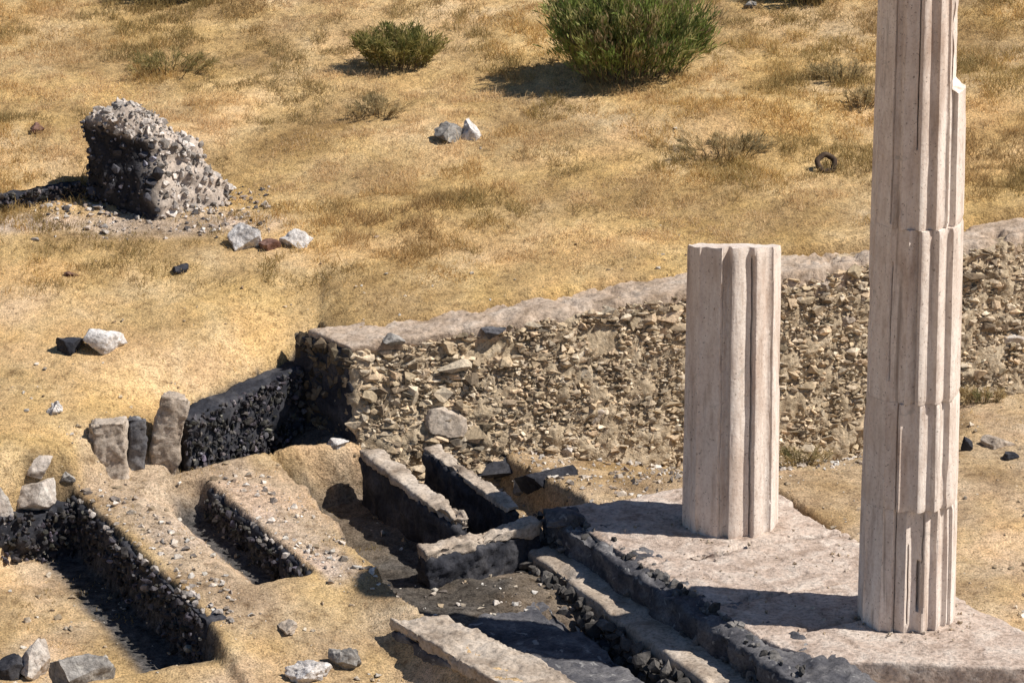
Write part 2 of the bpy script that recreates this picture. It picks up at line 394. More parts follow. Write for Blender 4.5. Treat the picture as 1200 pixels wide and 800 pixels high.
# ------------------------------------------------------------------ stone platform
plat = thing('stone_platform', (0, 0, -1.0), 'stepped pinkish stone platform carrying both fluted columns above the trench', 'platform')
def slab_quad(va, vb, ua, ub, uc, ud): return [xy(ua, vb), xy(ub, vb), xy(uc, va), xy(ud, va)]
for i_, q_ in enumerate((slab_quad(-1.34, .82, -1.52, 1.08, 1.0, -1.72), slab_quad(.835, 2.3, -1.42, 1.2, 1.09, -1.51), slab_quad(2.315, 3.35, -1.36, 1.28, 1.2, -1.42), [xy(-1.05, 4.25), xy(1.50, 5.75), xy(1.29, 3.365), xy(-1.36, 3.365)])):
    block('slab', q_, -.42, -.003 * i_, M_slab, plat, .04, .03, .035, 3.2, 1 + 20 * i_, .28)
block('lower_course', [xy(-.5, 8.2), xy(1.75, 8.2), xy(1.55, 4.0), xy(-1.2, 4.0)], -.75, -.24, M_beam, plat, .07, .05, .05, 2.2, 3, .3)
block('step', [xy(-2.06, 7.5), xy(-1.3, 7.5), xy(-1.3, -1.25), xy(-2.12, -1.25)], -.80, -.36, M_beam, plat, .05, .05, .04, 2.5, 4, .3)
block('footing', [xy(-2.22, 7.5), xy(-1.5, 7.5), xy(-1.5, -1.2), xy(-2.25, -1.2)], -1.35, -.72, M_dark, plat, .06, .06, .07, 3., 5, .2)  # dark tone paints the shade of the lower step face
block('ragged_core', [xy(-1.50, 7.6), xy(-.45, 7.6), xy(-1.40, -1.25), xy(-1.80, -1.25)], -.42, -.035, M_dark, plat, .04, .05, .11, 4.5, 6, .1)  # dark tone carries the shade of the slab's left face
# ragged slab edge, dark greys painting the shade on its face
r = np.random.default_rng(5); C = []; R = []; K = []
for v in np.arange(-1.3, 7.4, .05):
    for z in (-.33, -.21, -.1, -.03):
        if v > 4.4 and z > -.2: continue
        if z > -.06 and r.random() < .35: continue
        s = r.uniform(.025, .085)
        C.append((*xy(-1.50 + r.normal() * .05 - .25 * (v < 0) * abs(v) / 1.3 + (z + .1) * .4 + (.1 if v > 4.2 else 0), v + r.normal() * .03), z + r.normal() * .02)); R.append(s * r.uniform(.6, 1.2, 3)); g = r.uniform(.05, .24); K.append((g, g * .94, g * .9))
for v in np.arange(-1.2, 7.4, .06):
    for z in (-1.05, -.9, -.75, -.6, -.48):
        if r.random() < .3: continue
        s = r.uniform(.03, .10)
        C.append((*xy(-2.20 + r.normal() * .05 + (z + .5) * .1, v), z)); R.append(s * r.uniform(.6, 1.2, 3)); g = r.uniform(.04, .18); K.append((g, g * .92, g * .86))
V, Fc, cc = stones_mesh(np.array(C), np.array(R), K, 6)
link('broken_edge', V - np.array(plat.location), Fc, M_rub, plat, col=cc, smooth=False)

# ------------------------------------------------------------------ fluted columns
def shaft_part(name, z0, z1, R0, R1, ht, phase, seed, parent, depth=.052, nfl=16, notch=None, outer=None, cracks=(), top_rough=0., sector=None, tilt=0., edges=None, deps=None, skew=1.7):
    nth = 720; th = np.linspace(-math.pi, math.pi, nth, endpoint=False)     # 0 faces the camera side, + to the right
    nz = max(8, int((z1 - z0) / .045)); zz = np.linspace(z0, z1, nz)
    rr = np.random.default_rng(seed)
    TH, ZZ = np.meshgrid(th, zz)
    Rz = R0 + (R1 - R0) * (ZZ / ht)
    sk = np.array(skew if isinstance(skew, list) else [skew] * nfl, float)
    def prof(ph, sd):
        q = np.random.default_rng(sd); edge = np.arange(nfl + 1) * 2 * math.pi / nfl - math.pi + ph
        jit = q.normal(size=nfl) * .03; edge[:-1] += jit; edge[-1] = edge[0] + 2 * math.pi
        dep = depth * q.uniform(.75, 1.25, nfl)
        if edges is not None:
            edge = np.radians(np.array(edges + [edges[0] + 360.]) + (ph if ph else 0)) ; dep = np.array(deps)
        a = (TH - edge[0]) % (2 * math.pi) + edge[0]
        k = np.clip(np.searchsorted(edge, a.ravel(), side='right') - 1, 0, len(edge) - 2).reshape(a.shape)
        t = (a - edge[k]) / (edge[k + 1] - edge[k])
        return dep[k] * np.sin(math.pi * t ** sk[k]) ** .65, np.minimum(t, 1 - t)
    d, t = prof(phase, seed)
    if sector:     # a sector where the flutes of this drum sit differently from the rest of the shaft
        d2, t2 = prof(phase + sector[2], seed + 50); w = (TH > sector[0]) & (TH < sector[1])
        d = np.where(w, d2 + sector[3], d); t = np.where(w, t2, t)
    P = np.stack([np.sin(TH).ravel() * .55 * 3, -np.cos(TH).ravel() * .55 * 3, ZZ.ravel()], 1)
    chip = np.clip(fbm(P * np.array([1.6, 1.6, 1.3]) + seed * 3, 4, seed) - .12, 0, 1).reshape(TH.shape)
    r_ = Rz - d - .05 * chip ** 1.5 * np.exp(-(t / .10) ** 2) * 1.6 - .012 * chip
    r_ = r_ + .0045 * fbm(P * 4, 3, seed + 3).reshape(TH.shape)
    for (c, w, dp, za, zb) in cracks:
        r_ = r_ - dp * np.exp(-((TH - c - .004 * np.sin(ZZ * 5) - .003 * np.sin(ZZ * 17)) / w) ** 2) * ((ZZ > za) & (ZZ < zb))
    # worn lips where two drums meet
    lip = np.exp(-((ZZ - z0) / .022) ** 2) + np.exp(-((z1 - ZZ) / .022) ** 2)
    r_ = r_ - .016 * lip * (.12 + .88 * sm(-.75, -.35, TH)) * (.6 + .5 * fbm(P * 2.5, 2, 77).reshape(TH.shape))
    X = r_ * np.sin(TH); Y = -r_ * np.cos(TH); Z = ZZ.copy()
    if notch:      # part of the drum broken away beyond a plane x = c, above notch height
        c, zn = notch; nn = .03 * fbm(P * np.array([.8, .8, 2.5]) * 2, 4, seed + 8).reshape(TH.shape)
        X = np.where((ZZ > zn), np.minimum(X, c + nn + .10 * sm(-.1, .3, Y)), X)
    Z = Z + sm(z1 - .8, z1, ZZ) * (-tilt * Y + top_rough * f2(X.ravel(), Y.ravel(), 5., 3, seed).reshape(Z.shape))
    V = np.stack([X.ravel(), Y.ravel(), Z.ravel()], 1); n = nth
    i = np.arange(nz * n).reshape(nz, n); j = np.roll(i, -1, 1)
    Fq = np.stack([i[:-1].ravel(), j[:-1].ravel(), j[1:].ravel(), i[1:].ravel()], 1)
    faces = Fq.tolist(); V = V.tolist()
    for ring, sgn in ((0, -1), (nz - 1, 1)):      # caps in three rings
        prev = i[ring]; Vr = np.array([V[k] for k in prev])
        rm = np.mean(np.hypot(Vr[:, 0], Vr[:, 1])) * .86; un = Vr[:, :2] / np.hypot(Vr[:, 0], Vr[:, 1])[:, None]
        for f in (.97, .85, .7, .55, .4, .25, .1):
            P2 = Vr.copy(); P2[:, :2] = np.where(np.hypot(Vr[:, 0], Vr[:, 1])[:, None] * .985 < rm * f, Vr[:, :2] * .985 * f, un * rm * f);
            P2[:, 2] = np.mean(Vr[:, 2]) + (-tilt * P2[:, 1] if sgn > 0 else 0); P2[:, 2] += (top_rough * .8 * f2(P2[:, 0], P2[:, 1], 5., 3, seed)) if sgn > 0 else 0
            b = len(V); V += P2.tolist(); cur = np.arange(b, b + n)
            for k in range(n):
                q = [prev[k], prev[(k + 1) % n], cur[(k + 1) % n], cur[k]]; faces.append(q if sgn > 0 else q[::-1])
            prev = cur
        V.append([0, 0, float(np.mean(Vr[:, 2]))]); c0 = len(V) - 1
        for k in range(n):
            q = [prev[k], prev[(k + 1) % n], c0]; faces.append(q if sgn > 0 else q[::-1])
    faces = [[int(a) for a in f] for f in faces]
    o = link(name, np.array(V), faces, M_marble, parent)
    try: o.data.set_sharp_from_angle(angle=math.radians(38))
    except Exception: pass
    return o
D2R = math.radians
shortc = thing('fluted_column', (.02, .0, -.012), 'short broken fluted column stump with a flat top at the far end of the platform', 'column', 'fluted columns on the platform')
shaft_part('shaft', 0, 3.40, .57, .545, 3.42, 0, 21, shortc, top_rough=.03, tilt=.25,
           edges=[-160, -135, -110, -80, -48, -17, -4, 24, 54, 88, 112, 134, 155, 178],
           deps=[.025, .025, .025, .03, .045, .10, .075, .045, .022, .02, .02, .02, .02, .02], skew=[1, 1, 1, .6, .5, 1.2, 2.8, 2.6, 1.6, 1, 1, 1, 1, 1],
           cracks=[(D2R(-60), .014, .02, 0, 1.9), (D2R(-17), .02, .05, .0, 3.0), (D2R(24), .022, .10, 0, 3.3), (D2R(54), .012, .04, .4, 3.0)])
T = plane_z(1062, 722, 0)
tallc = thing('fluted_column', (T[0], T[1], -.012), 'tall fluted column with offset drums and a notch broken from its upper right side', 'column', 'fluted columns on the platform')
HT = 7.62; R0, R1 = .545, .478
zs = [0, 1.42, 2.66, 4.62, HT]
zj = .0015
TE = [-160, -137, -115, -95, -68, -38, -14, 8, 29, 49, 92, 115, 140, 162, 181]
TD = [.03, .03, .03, .03, .028, .05, .075, .065, .055, .014, .03, .03, .03, .03, .03]
TS_ = [1, 1, 1, .8, .6, .6, 1.4, 2.4, 2.4, 1, 1, 1, 1, 1, 1]
kw = dict(edges=TE, deps=TD, skew=TS_)
shaft_part('drum', zs[0], zs[1] - zj, R0, R1, HT, 0, 31, tallc, sector=(D2R(-24), D2R(60), 6, .04), cracks=[(D2R(12), .045, .13, .25, .85), (D2R(15), .016, .06, .85, 1.38), (D2R(-24), .016, .07, 0, 1.42), (D2R(-5), .014, .05, .1, 1.0)], **kw)
shaft_part('drum', zs[1] + zj, zs[2] - zj, R0, R1, HT, 0, 31, tallc, sector=(D2R(-22), D2R(62), -4, -.012), cracks=[(D2R(-23), .016, .07, 1.42, 2.7)], **kw)
shaft_part('drum', zs[2] + zj, zs[3] - zj, R0, R1, HT, 0, 31, tallc, sector=(D2R(-2), D2R(52), -7, -.032), cracks=[(D2R(-38), .016, .06, 2.9, 4.2)], **kw)
shaft_part('drum', zs[3] + zj, zs[4], R0, R1, HT, 0, 31, tallc, sector=(D2R(-30), D2R(36), -11, -.012), notch=(.305, 6.12), top_rough=.06, cracks=[(D2R(-40), .018, .10, 4.7, 7.4), (D2R(38), .02, .08, 4.7, 6.2), (D2R(-8), .012, .06, 5.5, 7.5)], **kw)

# ------------------------------------------------------------------ rubble retaining wall
WA = 16; BAT = .62
wd = np.array([math.cos(D2R(WA)), math.sin(D2R(WA))]); wn = np.array([wd[1], -wd[0]])
W0 = np.array([-4.50, 2.99]); WL = 11.4
wall = thing('retaining_wall', (W0[0] + 4, W0[1] + 1, -.5), 'long rubble retaining wall with a pale mortared top holding back the grass slope', 'wall')
def wtop(s): return np.interp(s, [0, 4.1, 6.2, 8.2, 12], [1.20, 1.58, 1.74, 1.88, 2.15])
def wp(s, d): return W0 + wd * s - wn * d
TH_ = .78
quad = [W0, wp(WL, 0), wp(WL, TH_), wp(-.42, TH_ + .12)]
block('rubble_core', quad, -1.1, 1.10, M_earthcore, wall, .030, .04, .09, 5.5, 8, 0, ztop=[.0, .93, .93, .0], batter=wn * BAT)
ek = [W0 + wd * -.05, W0 + wd * .06, wp(-.34, TH_ + .12), wp(-.50, TH_ + .12)]
block('end_shade', ek, -.7, 1.12, M_black_shade, wall, .04, .04, .07, 3., 18, .1, batter=wn * BAT * .7)  # added dark stone painting the shade on the wall's end face
# coping: a strip of laid stone and mortar following the top
cq = [wp(-.02, -.03), wp(WL, -.03), wp(WL, TH_ - .12), wp(-.36, TH_ - .02)]
block('coping', cq, 1.10, 1.19, M_cope, wall, .04, .03, .04, 3.0, 9, .15, ztop=[.02, .93, .93, .02])
r = np.random.default_rng(15); C = []; R = []; K = []
pal = [(.58, .47, .34), (.50, .40, .27), (.64, .54, .41), (.40, .31, .21), (.54, .42, .28), (.26, .20, .14), (.58, .44, .30)]
for k in range(15000):
    s = r.uniform(0, 9.4); tp = float(wtop(s)) - .11
    f = r.random() ** .85; lo = -.85; z = lo + (tp - lo) * f
    up = (z > tp - .5) or s < 1.6
    sz = r.choice([.012, .018, .026, .037, .055], p=[.30, .30, .24, .12, .04]) * r.uniform(.8, 1.2) * (1.6 if up and r.random() < .3 else 1.); sz *= 2.2 if r.random() < .02 else 1
    if vnoise(np.array([[s * 2.2, z * 3, 4.4]]), 3)[0] > .40 and z > tp - .7: continue
    p = wp(s, r.uniform(-.006, .034) - BAT * (1 - np.clip((z + 1.1) / (tp + 1.2), 0, 1))); C.append((p[0], p[1], z)); R.append(sz * np.array([r.uniform(.9, 1.9), r.uniform(.7, 1.2), r.uniform(.6, 1.1)])); c = np.array(pal[r.integers(len(pal))]) * r.uniform(.75, 1.35) * (.4 if r.random() < .06 else 1); K.append(tuple(c))
for k in range(420):     # the end of the wall, tones cut down to paint its shade
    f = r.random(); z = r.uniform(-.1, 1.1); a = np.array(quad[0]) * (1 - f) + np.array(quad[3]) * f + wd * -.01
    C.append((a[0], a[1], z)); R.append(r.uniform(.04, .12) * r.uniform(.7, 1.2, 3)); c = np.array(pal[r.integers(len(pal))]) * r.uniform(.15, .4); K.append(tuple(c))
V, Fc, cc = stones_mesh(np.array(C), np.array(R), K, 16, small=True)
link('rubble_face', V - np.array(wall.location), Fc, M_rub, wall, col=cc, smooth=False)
def wall_pt(px, py):   # where the view ray meets the wall's face
    d = ray(px, py); n3 = np.array([wn[0], wn[1], 0]); t = ((np.array([W0[0], W0[1], 0]) - CAM) @ n3) / (d @ n3); P = CAM + t * d; return P + n3 * BAT * (1 - np.clip((P[2] + 1.1) / 2.7, 0, 1)) * .9
for (px, py, w, h, m, sd, nm) in ((518, 488, .62, .46, M_beam, 3, 'large pale squared stone low in the rubble'), (690, 478, .36, .28, M_beam, 4, None), (1176, 397, .36, .3, M_pale, 5, 'rounded pale stone set in the wall'), (655, 515, .25, .2, M_pale, 6, None), (455, 398, .4, .16, M_grey, 7, None), (575, 388, .34, .16, M_dark, 8, 'dark stone under the wall top'), (965, 335, .3, .22, M_beam, 9, None), (985, 375, .26, .2, M_beam, 10, None)):
    p = wall_pt(px, py) - np.array(wall.location)
    o = rock('embedded_stone', 0, 0, w, h, m, None, seed=sd, d=.22, parent=wall, yaw=D2R(WA), sink=0)
    o.location = p - np.array([0, -.02, h / 2])
    if nm: o['label'] = nm

# ------------------------------------------------------------------ cist beside the trench
def solo(name, quad, z0, z1, mat, label, cat, **kw):
    c = np.mean(np.array(quad), axis=0)
    return tag(block(name, quad, z0, z1, mat, loc=(c[0], c[1], z0), **kw), label, cat)
def shade_sided(name, quad, z0, z1, lit_h, label, cat, seed, rough=.04):
    c = np.mean(np.array(quad), axis=0); t = thing(name, (c[0], c[1], z0), label, cat)
    block('shade_body', quad, z0, z1 - lit_h, M_black_shade if name != 'stone_beam' else M_dark, t, .03, .02, rough + .04, 4.5, seed, .2)  # dark stone paints the shade of the unlit sides
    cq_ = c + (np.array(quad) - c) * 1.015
    block('lit_top', cq_, z1 - lit_h - .02, z1, M_beam, t, .03, .02, rough + .02, 4.5, seed + 1, .22)  # separate pale layer added for the lit top face
shade_sided('upright_slab', [xy(-3.04, -1.15), xy(-2.78, -1.15), xy(-2.76, -3.9), xy(-3.02, -3.9)], -1.25, .10, .07, 'long upright slab with shade painted on its tall side bordering the trench head', 'stone slab', 311)
shade_sided('upright_slab', [xy(-2.25, -1.35), xy(-2.05, -1.35), xy(-2.04, -3.7), xy(-2.26, -3.7)], -1.2, .09, .06, 'narrower upright slab beyond the dark slot, nearer the short column', 'stone slab', 315)
shade_sided('cross_block', [xy(-3.55, -.70), xy(-1.95, -1.02), xy(-2.0, -1.25), xy(-3.55, -.98)], -1.2, -.04, .12, 'oblique pale-topped block closing the near end of the two upright slabs', 'stone block', 319, .06)
shade_sided('stone_beam', [xy(-3.95, 8.), xy(-3.0, 8.), xy(-4.20, 1.45), xy(-4.84, 1.25)], -1.3, .04, .14, 'long beige-topped stone beam with shade painted on its sides along the near bank', 'stone beam', 323, .05)
solo('floor_slab', [xy(-3.45, 8.), xy(-2.42, 8.), xy(-2.42, -.15), xy(-3.75, .15)], -1.3, -.58, M_dark, 'long floor slab, its shade painted grey, sunk between the near beam and the platform steps', 'stone slab', rough=.05, seed=327, bite=.25, cell=.05, nsc=4., ztop=[-.14, -.14, .06, .06])  # dark stone colour paints the trench shade on the slab
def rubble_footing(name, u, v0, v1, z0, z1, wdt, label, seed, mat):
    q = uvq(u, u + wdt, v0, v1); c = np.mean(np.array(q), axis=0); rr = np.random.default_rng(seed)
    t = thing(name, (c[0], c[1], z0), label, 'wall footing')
    block('core', q, z0, z1, mat, t, .045, .05, .07, 3.6, seed, .1)  # black core and dark chips paint the footing's unlit face
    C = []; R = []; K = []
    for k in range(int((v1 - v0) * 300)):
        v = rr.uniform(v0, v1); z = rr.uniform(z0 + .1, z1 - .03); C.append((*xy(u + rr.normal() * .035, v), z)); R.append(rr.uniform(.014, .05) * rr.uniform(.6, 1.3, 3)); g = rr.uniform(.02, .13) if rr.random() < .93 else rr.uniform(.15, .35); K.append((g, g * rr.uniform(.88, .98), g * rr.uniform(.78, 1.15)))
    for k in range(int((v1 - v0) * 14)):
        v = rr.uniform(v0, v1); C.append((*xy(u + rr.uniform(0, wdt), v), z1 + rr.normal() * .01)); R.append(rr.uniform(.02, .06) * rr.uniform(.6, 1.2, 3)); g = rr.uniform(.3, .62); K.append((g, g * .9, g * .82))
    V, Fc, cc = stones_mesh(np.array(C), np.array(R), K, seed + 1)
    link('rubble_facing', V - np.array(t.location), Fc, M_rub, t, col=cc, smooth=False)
rubble_footing('wall_footing', -6.72, -4.5, .35, -1.35, .03, .30, 'long low rubble footing with shade painted black on its side at the left edge', 41, M_black_shade)
rubble_footing('wall_footing', -5.14, -3.6, -.5, -.7, .03, .26, 'short low rubble footing with pale gravel on top between the bank and trench', 43, M_black_shade)

# ------------------------------------------------------------------ ruined stump on the slope
B = ground(182, 246)
stump = thing('ruined_stump', tuple(B), 'jagged heap of rubble masonry, shade painted on its left side, standing on the grass slope', 'ruin')
pts = [(-.98, .30, -.2), (-.05, -.35, -.2), (.95, .15, -.2), (.85, .75, -.2), (-.75, .95, -.2), (-.92, .36, .55), (-.86, .42, 1.12), (-.35, .36, 1.24), (-.05, .05, .86), (.10, -.22, .30), (.40, .42, .82), (.88, .32, .28), (-.55, .85, 1.05), (.3, .8, .6), (-.05, .5, 1.15)]
bm = bmesh.new()
for p in pts: bm.verts.new(p)
res = bmesh.ops.convex_hull(bm, input=bm.verts)
bmesh.ops.delete(bm, geom=list({g for g in res['geom_interior'] if isinstance(g, bmesh.types.BMVert)}), context='VERTS')
bmesh.ops.triangulate(bm, faces=bm.faces)
bmesh.ops.subdivide_edges(bm, edges=bm.edges, cuts=9, use_grid_fill=True)
bmesh.ops.recalc_face_normals(bm, faces=bm.faces); bm.normal_update()
V = np.array([v.co[:] for v in bm.verts]); Nn = np.array([v.normal[:] for v in bm.verts]); bm.verts.index_update()
Fc = [[v.index for v in f.verts] for f in bm.faces]; bm.free()
Vd = V + Nn * (.20 * fbm(V * 2.6, 3, 61) + .10 * fbm(V * 8, 3, 64))[:, None]
shade_mask = sm(.10, -.15, Vd[:, 0] + .25 * fbm(Vd * 4, 3, 66) + .25 * np.maximum(Vd[:, 2] - .8, 0)) * sm(1.12, .95, Vd[:, 2] + .15 * fbm(Vd * 5, 3, 67))  # shade of the left face, painted as dark vertex colour
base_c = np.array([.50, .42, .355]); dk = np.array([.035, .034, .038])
link('core', Vd, Fc, M_rub, stump, col=base_c * (1 - shade_mask[:, None]) + dk * shade_mask[:, None])
r = np.random.default_rng(62); C = []; R = []; K = []
sel = r.integers(0, len(Vd), 2600)
for k in sel:
    p = Vd[k] + r.normal(size=3) * .012; C.append(p); R.append(r.choice([.012, .018, .026, .04, .065], p=[.3, .3, .22, .13, .05]) * r.uniform(.6, 1.3, 3))
    if r.random() < shade_mask[k]: g = r.uniform(.02, .10) if r.random() < .93 else .4; K.append((g, g * .98, g * 1.15))
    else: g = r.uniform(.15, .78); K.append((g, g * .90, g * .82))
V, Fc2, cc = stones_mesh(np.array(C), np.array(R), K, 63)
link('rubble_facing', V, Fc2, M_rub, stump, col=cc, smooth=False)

def strip_quad(A, Bp, w):
    A, Bp = np.array(A[:2]), np.array(Bp[:2]); d = (Bp - A) / np.linalg.norm(Bp - A); n = np.array([-d[1], d[0]]); return [A, Bp, Bp + n * w, A + n * w]
def shade_wall(name, A, Bp, w, z0, z1, label, cat, seed, ztop=None, gmax=.12, n=260):
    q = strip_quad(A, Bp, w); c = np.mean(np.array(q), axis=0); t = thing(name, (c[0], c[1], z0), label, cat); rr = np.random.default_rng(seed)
    block('core', q, z0, z1, M_black_shade, t, .045, .04, .10, 3., seed, .1, ztop=ztop)  # black core added to stand for a band of shade
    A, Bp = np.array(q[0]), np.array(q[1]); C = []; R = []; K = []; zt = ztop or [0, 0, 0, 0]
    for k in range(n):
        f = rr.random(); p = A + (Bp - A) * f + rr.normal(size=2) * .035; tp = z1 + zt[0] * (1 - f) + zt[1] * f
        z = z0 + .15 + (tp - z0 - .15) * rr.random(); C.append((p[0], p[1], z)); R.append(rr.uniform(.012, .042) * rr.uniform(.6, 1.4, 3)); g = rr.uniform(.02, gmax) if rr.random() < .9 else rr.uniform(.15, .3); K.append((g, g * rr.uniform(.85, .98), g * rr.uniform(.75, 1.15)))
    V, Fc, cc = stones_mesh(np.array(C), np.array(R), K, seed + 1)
    link('rubble_facing', V - np.array(t.location), Fc, M_rub, t, col=cc, smooth=False)  # dark chips added with the core to paint the band of shade
shade_wall('shade_bank', (-6.45, 2.12), (-4.98, 3.72), .34, -.6, .84, 'added dark bank painting the shade between the standing stones and the wall end', 'shade bank', 171, ztop=[-.30, -.10, -.10, -.30], n=1300)  # dark facing added to paint the wall end's shadow on the bank
shade_wall('shade_bank', (-9.3, -.05), (-7.25, .72), .5, -1.0, -.02, 'added dark bank painting the shade under the pale boulders at the left edge', 'shade bank', 179, n=900)  # added black facing for the shade below the boulders
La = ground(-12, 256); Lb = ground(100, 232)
shade_wall('shadow_strip', (La[0] - .8, La[1] - .1), (Lb[0], Lb[1]), .3, La[2] - .3, La[2] + .22, 'added dark strip painting the shadow cast left by the jagged heap', 'wall', 175, n=700, ztop=[-.06, .12, .12, -.06])  # added strip; only the heap's cast shadow lies here

# ------------------------------------------------------------------ single rocks
rk = [
 # name, px, py, w, h, mat, label, extra
 ('rock', 527, 166, .50, .26, M_grey, 'grey half of the split rock in the upper grass, touching a white stone', dict(seed=71, d=.4)),
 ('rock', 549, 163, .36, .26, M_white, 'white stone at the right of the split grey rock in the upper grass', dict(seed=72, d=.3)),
 ('rock', 292, 291, .56, .28, M_white, 'pale pointed stone of the pair lying below the rubble heap', dict(seed=73, d=.35, tilt=.35)),
 ('rock', 318, 293, .34, .12, M_red, 'low reddish stone between the two pale stones below the rubble heap', dict(seed=74, d=.3)),
 ('rock', 344, 291, .50, .22, M_white, 'blunt pale stone at the right of the pair below the rubble heap', dict(seed=75, d=.3)),
 ('rock', 210, 322, .24, .12, M_black_shade, 'small flat black stone alone on the bare slope', dict(seed=76, d=.2)),
 ('rock', 80, 414, .52, .24, M_black_shade, 'black pointed half of the two-tone rock at the left of the bare slope', dict(seed=77, d=.45, yaw=.2)),
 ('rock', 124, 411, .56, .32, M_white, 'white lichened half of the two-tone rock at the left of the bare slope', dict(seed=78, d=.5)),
 ('rock', 66, 486, .26, .20, M_white, 'small white crumbly stone near the left bank', dict(seed=79, rough=.2)),
 ('rock', 42, 156, .24, .14, M_red, 'small reddish stone left of the rubble heap', dict(seed=80)),
 ('rock', 82, 325, .22, .07, M_red, 'thin brown sliver of stone on the bare slope at left', dict(seed=81)),
 ('rock', 312, 506, .42, .30, M_grey, 'rounded grey rock in the shade beside the end of the wall', dict(seed=82, d=.35)),
 ('rock', 2, 622, .30, .50, M_pale, 'pale boulder cut by the left edge on the bank', dict(seed=83, base=None)),
 ('rock', 34, 616, .66, .34, M_pale, 'flat pale squared rock at the head of the long left footing', dict(seed=84, d=.5)),
 ('rock', 42, 572, .44, .26, M_pale, 'smaller pale rock behind the flat squared one at left', dict(seed=85, d=.35)),
 ('rock', 75, 575, .30, .16, M_grey, 'small grey rock between the pale rocks and the standing stones', dict(seed=86)),
 ('rock', 42, 795, .46, .42, M_pale, 'pale angular half of the big boulder at bottom left', dict(seed=87, d=.5)),
 ('rock', 100, 800, .88, .56, M_grey, 'big grey cracked boulder at bottom left', dict(seed=88, d=.7, cuts=12)),
 ('rock', 12, 797, .40, .26, M_black_shade, 'dark stone wedged at the bottom left corner', dict(seed=89)),
 ('rock', 362, 800, .55, .24, M_white, 'whitish crumbling rock at the bottom edge left of the beam', dict(seed=90, rough=.16)),
 ('rock', 405, 785, .40, .24, M_grey, 'greyish crumbling rock beside the whitish one at the bottom edge', dict(seed=91, rough=.16)),
 ('rock', 336, 742, .26, .12, M_beam, 'beige block with a dark crack along its left side below the short footing', dict(seed=92, d=.4)),
 ('rock', 1186, 538, .24, .10, M_black_shade, 'flat black stone on the dirt at the right edge', dict(seed=93)),
 ('rock', 1133, 528, .16, .18, M_black_shade, 'small black stone beside the tall column', dict(seed=94)),
 ('rock', 1168, 525, .5, .12, M_beam, 'low beige rock in the dirt right of the tall column', dict(seed=95)),
 ('rock', 588, 566, .75, .30, M_black_shade, 'dark rough rock behind the upright slabs', dict(seed=96, d=.6)),
 ('rock', 638, 562, .85, .40, M_black_shade, 'larger dark rough rock at the foot of the rubble wall', dict(seed=97, d=.5)),
 ('rock', 612, 578, .24, .18, M_grey, 'small grey stone below the dark rocks by the upright slabs', dict(seed=98)),
 ('rock', 545, 548, .8, .26, M_dark, 'flat dark rock at the far end of the slot between the slabs', dict(seed=99, d=.5)),
 ('rock', 395, 525, .30, .12, M_white, 'small white stone at the foot of the wall end', dict(seed=110)),
 ('rock', 880, 10, .2, .1, M_grey, 'tiny grey stone right of the big green bush', dict(seed=112)),
]
for (n_, px, py, w, h, m, lab, ex) in rk: rock(n_, px, py, w, h, m, lab, **ex)
# upright stones of the bank
def standing(px0, px1, pyb, pyt, mat, label, seed, lean=0., d=.28):
    P = ground((px0 + px1) / 2, pyb); w = (px1 - px0) / 100.; h = (pyb - pyt) / 95.
    x, y = P[0], P[1]
    o = solo('standing_stone', [(x - w / 2, y), (x + w / 2, y + .03), (x + w / 2, y + d), (x - w / 2, y + d)], P[2] - .25, P[2] + h, mat, label, 'standing stone', rough=.06, seed=seed, bite=.3, r=.02, cell=.025, nsc=5.)
    o.rotation_euler = (0, lean, 0); return o
standing(104, 148, 558, 495, M_beam, 'broad square standing stone left of the dark gap in the bank', 51, .0)
standing(168, 203, 545, 462, M_beam, 'tall narrow standing stone right of the dark gap, leaning right', 52, .20)
standing(146, 172, 552, 490, M_dark, 'dark stone added as painted shade in the gap between the two pale standing stones', 53, 0, .2)  # dark filler added to paint the shade between the stones
# big dark stone ends of the step
b0 = plane_z(612, 640, -.36)
rock('rock', 0, 0, .62, .50, M_dark, 'dark rounded block at the far end of the platform step', seed=121, base=(b0[0], b0[1], -.55), d=.7)
b1 = plane_z(655, 624, -.1)
rock('rock', 0, 0, .7, .2, M_dark, 'flat dark slab fragment resting on the platform corner by the shadow', seed=122, base=(b1[0], b1[1], -.06), d=.45, yaw=-.3)
# iron ring in the grass
g0 = ground(968, 200); V = []; Fc = []
for i in range(36):
    a = i / 36 * 2 * math.pi
    for j in range(12):
        b_ = j / 12 * 2 * math.pi; rr_ = .115 + .038 * math.cos(b_) + .006 * math.sin(5 * a)
        V.append((rr_ * math.cos(a), .04 * math.sin(b_), rr_ * math.sin(a)))
        Fc.append([i * 12 + j, i * 12 + (j + 1) % 12, ((i + 1) % 36) * 12 + (j + 1) % 12, ((i + 1) % 36) * 12 + j])
ring = link('ring', V, Fc, M_rust); ring.location = (g0[0], g0[1], g0[2] + .10); ring.rotation_euler = (D2R(-35), 0, .2)
tag(ring, 'small dark rusty ring leaning in the grass left of the tall column', 'ring')

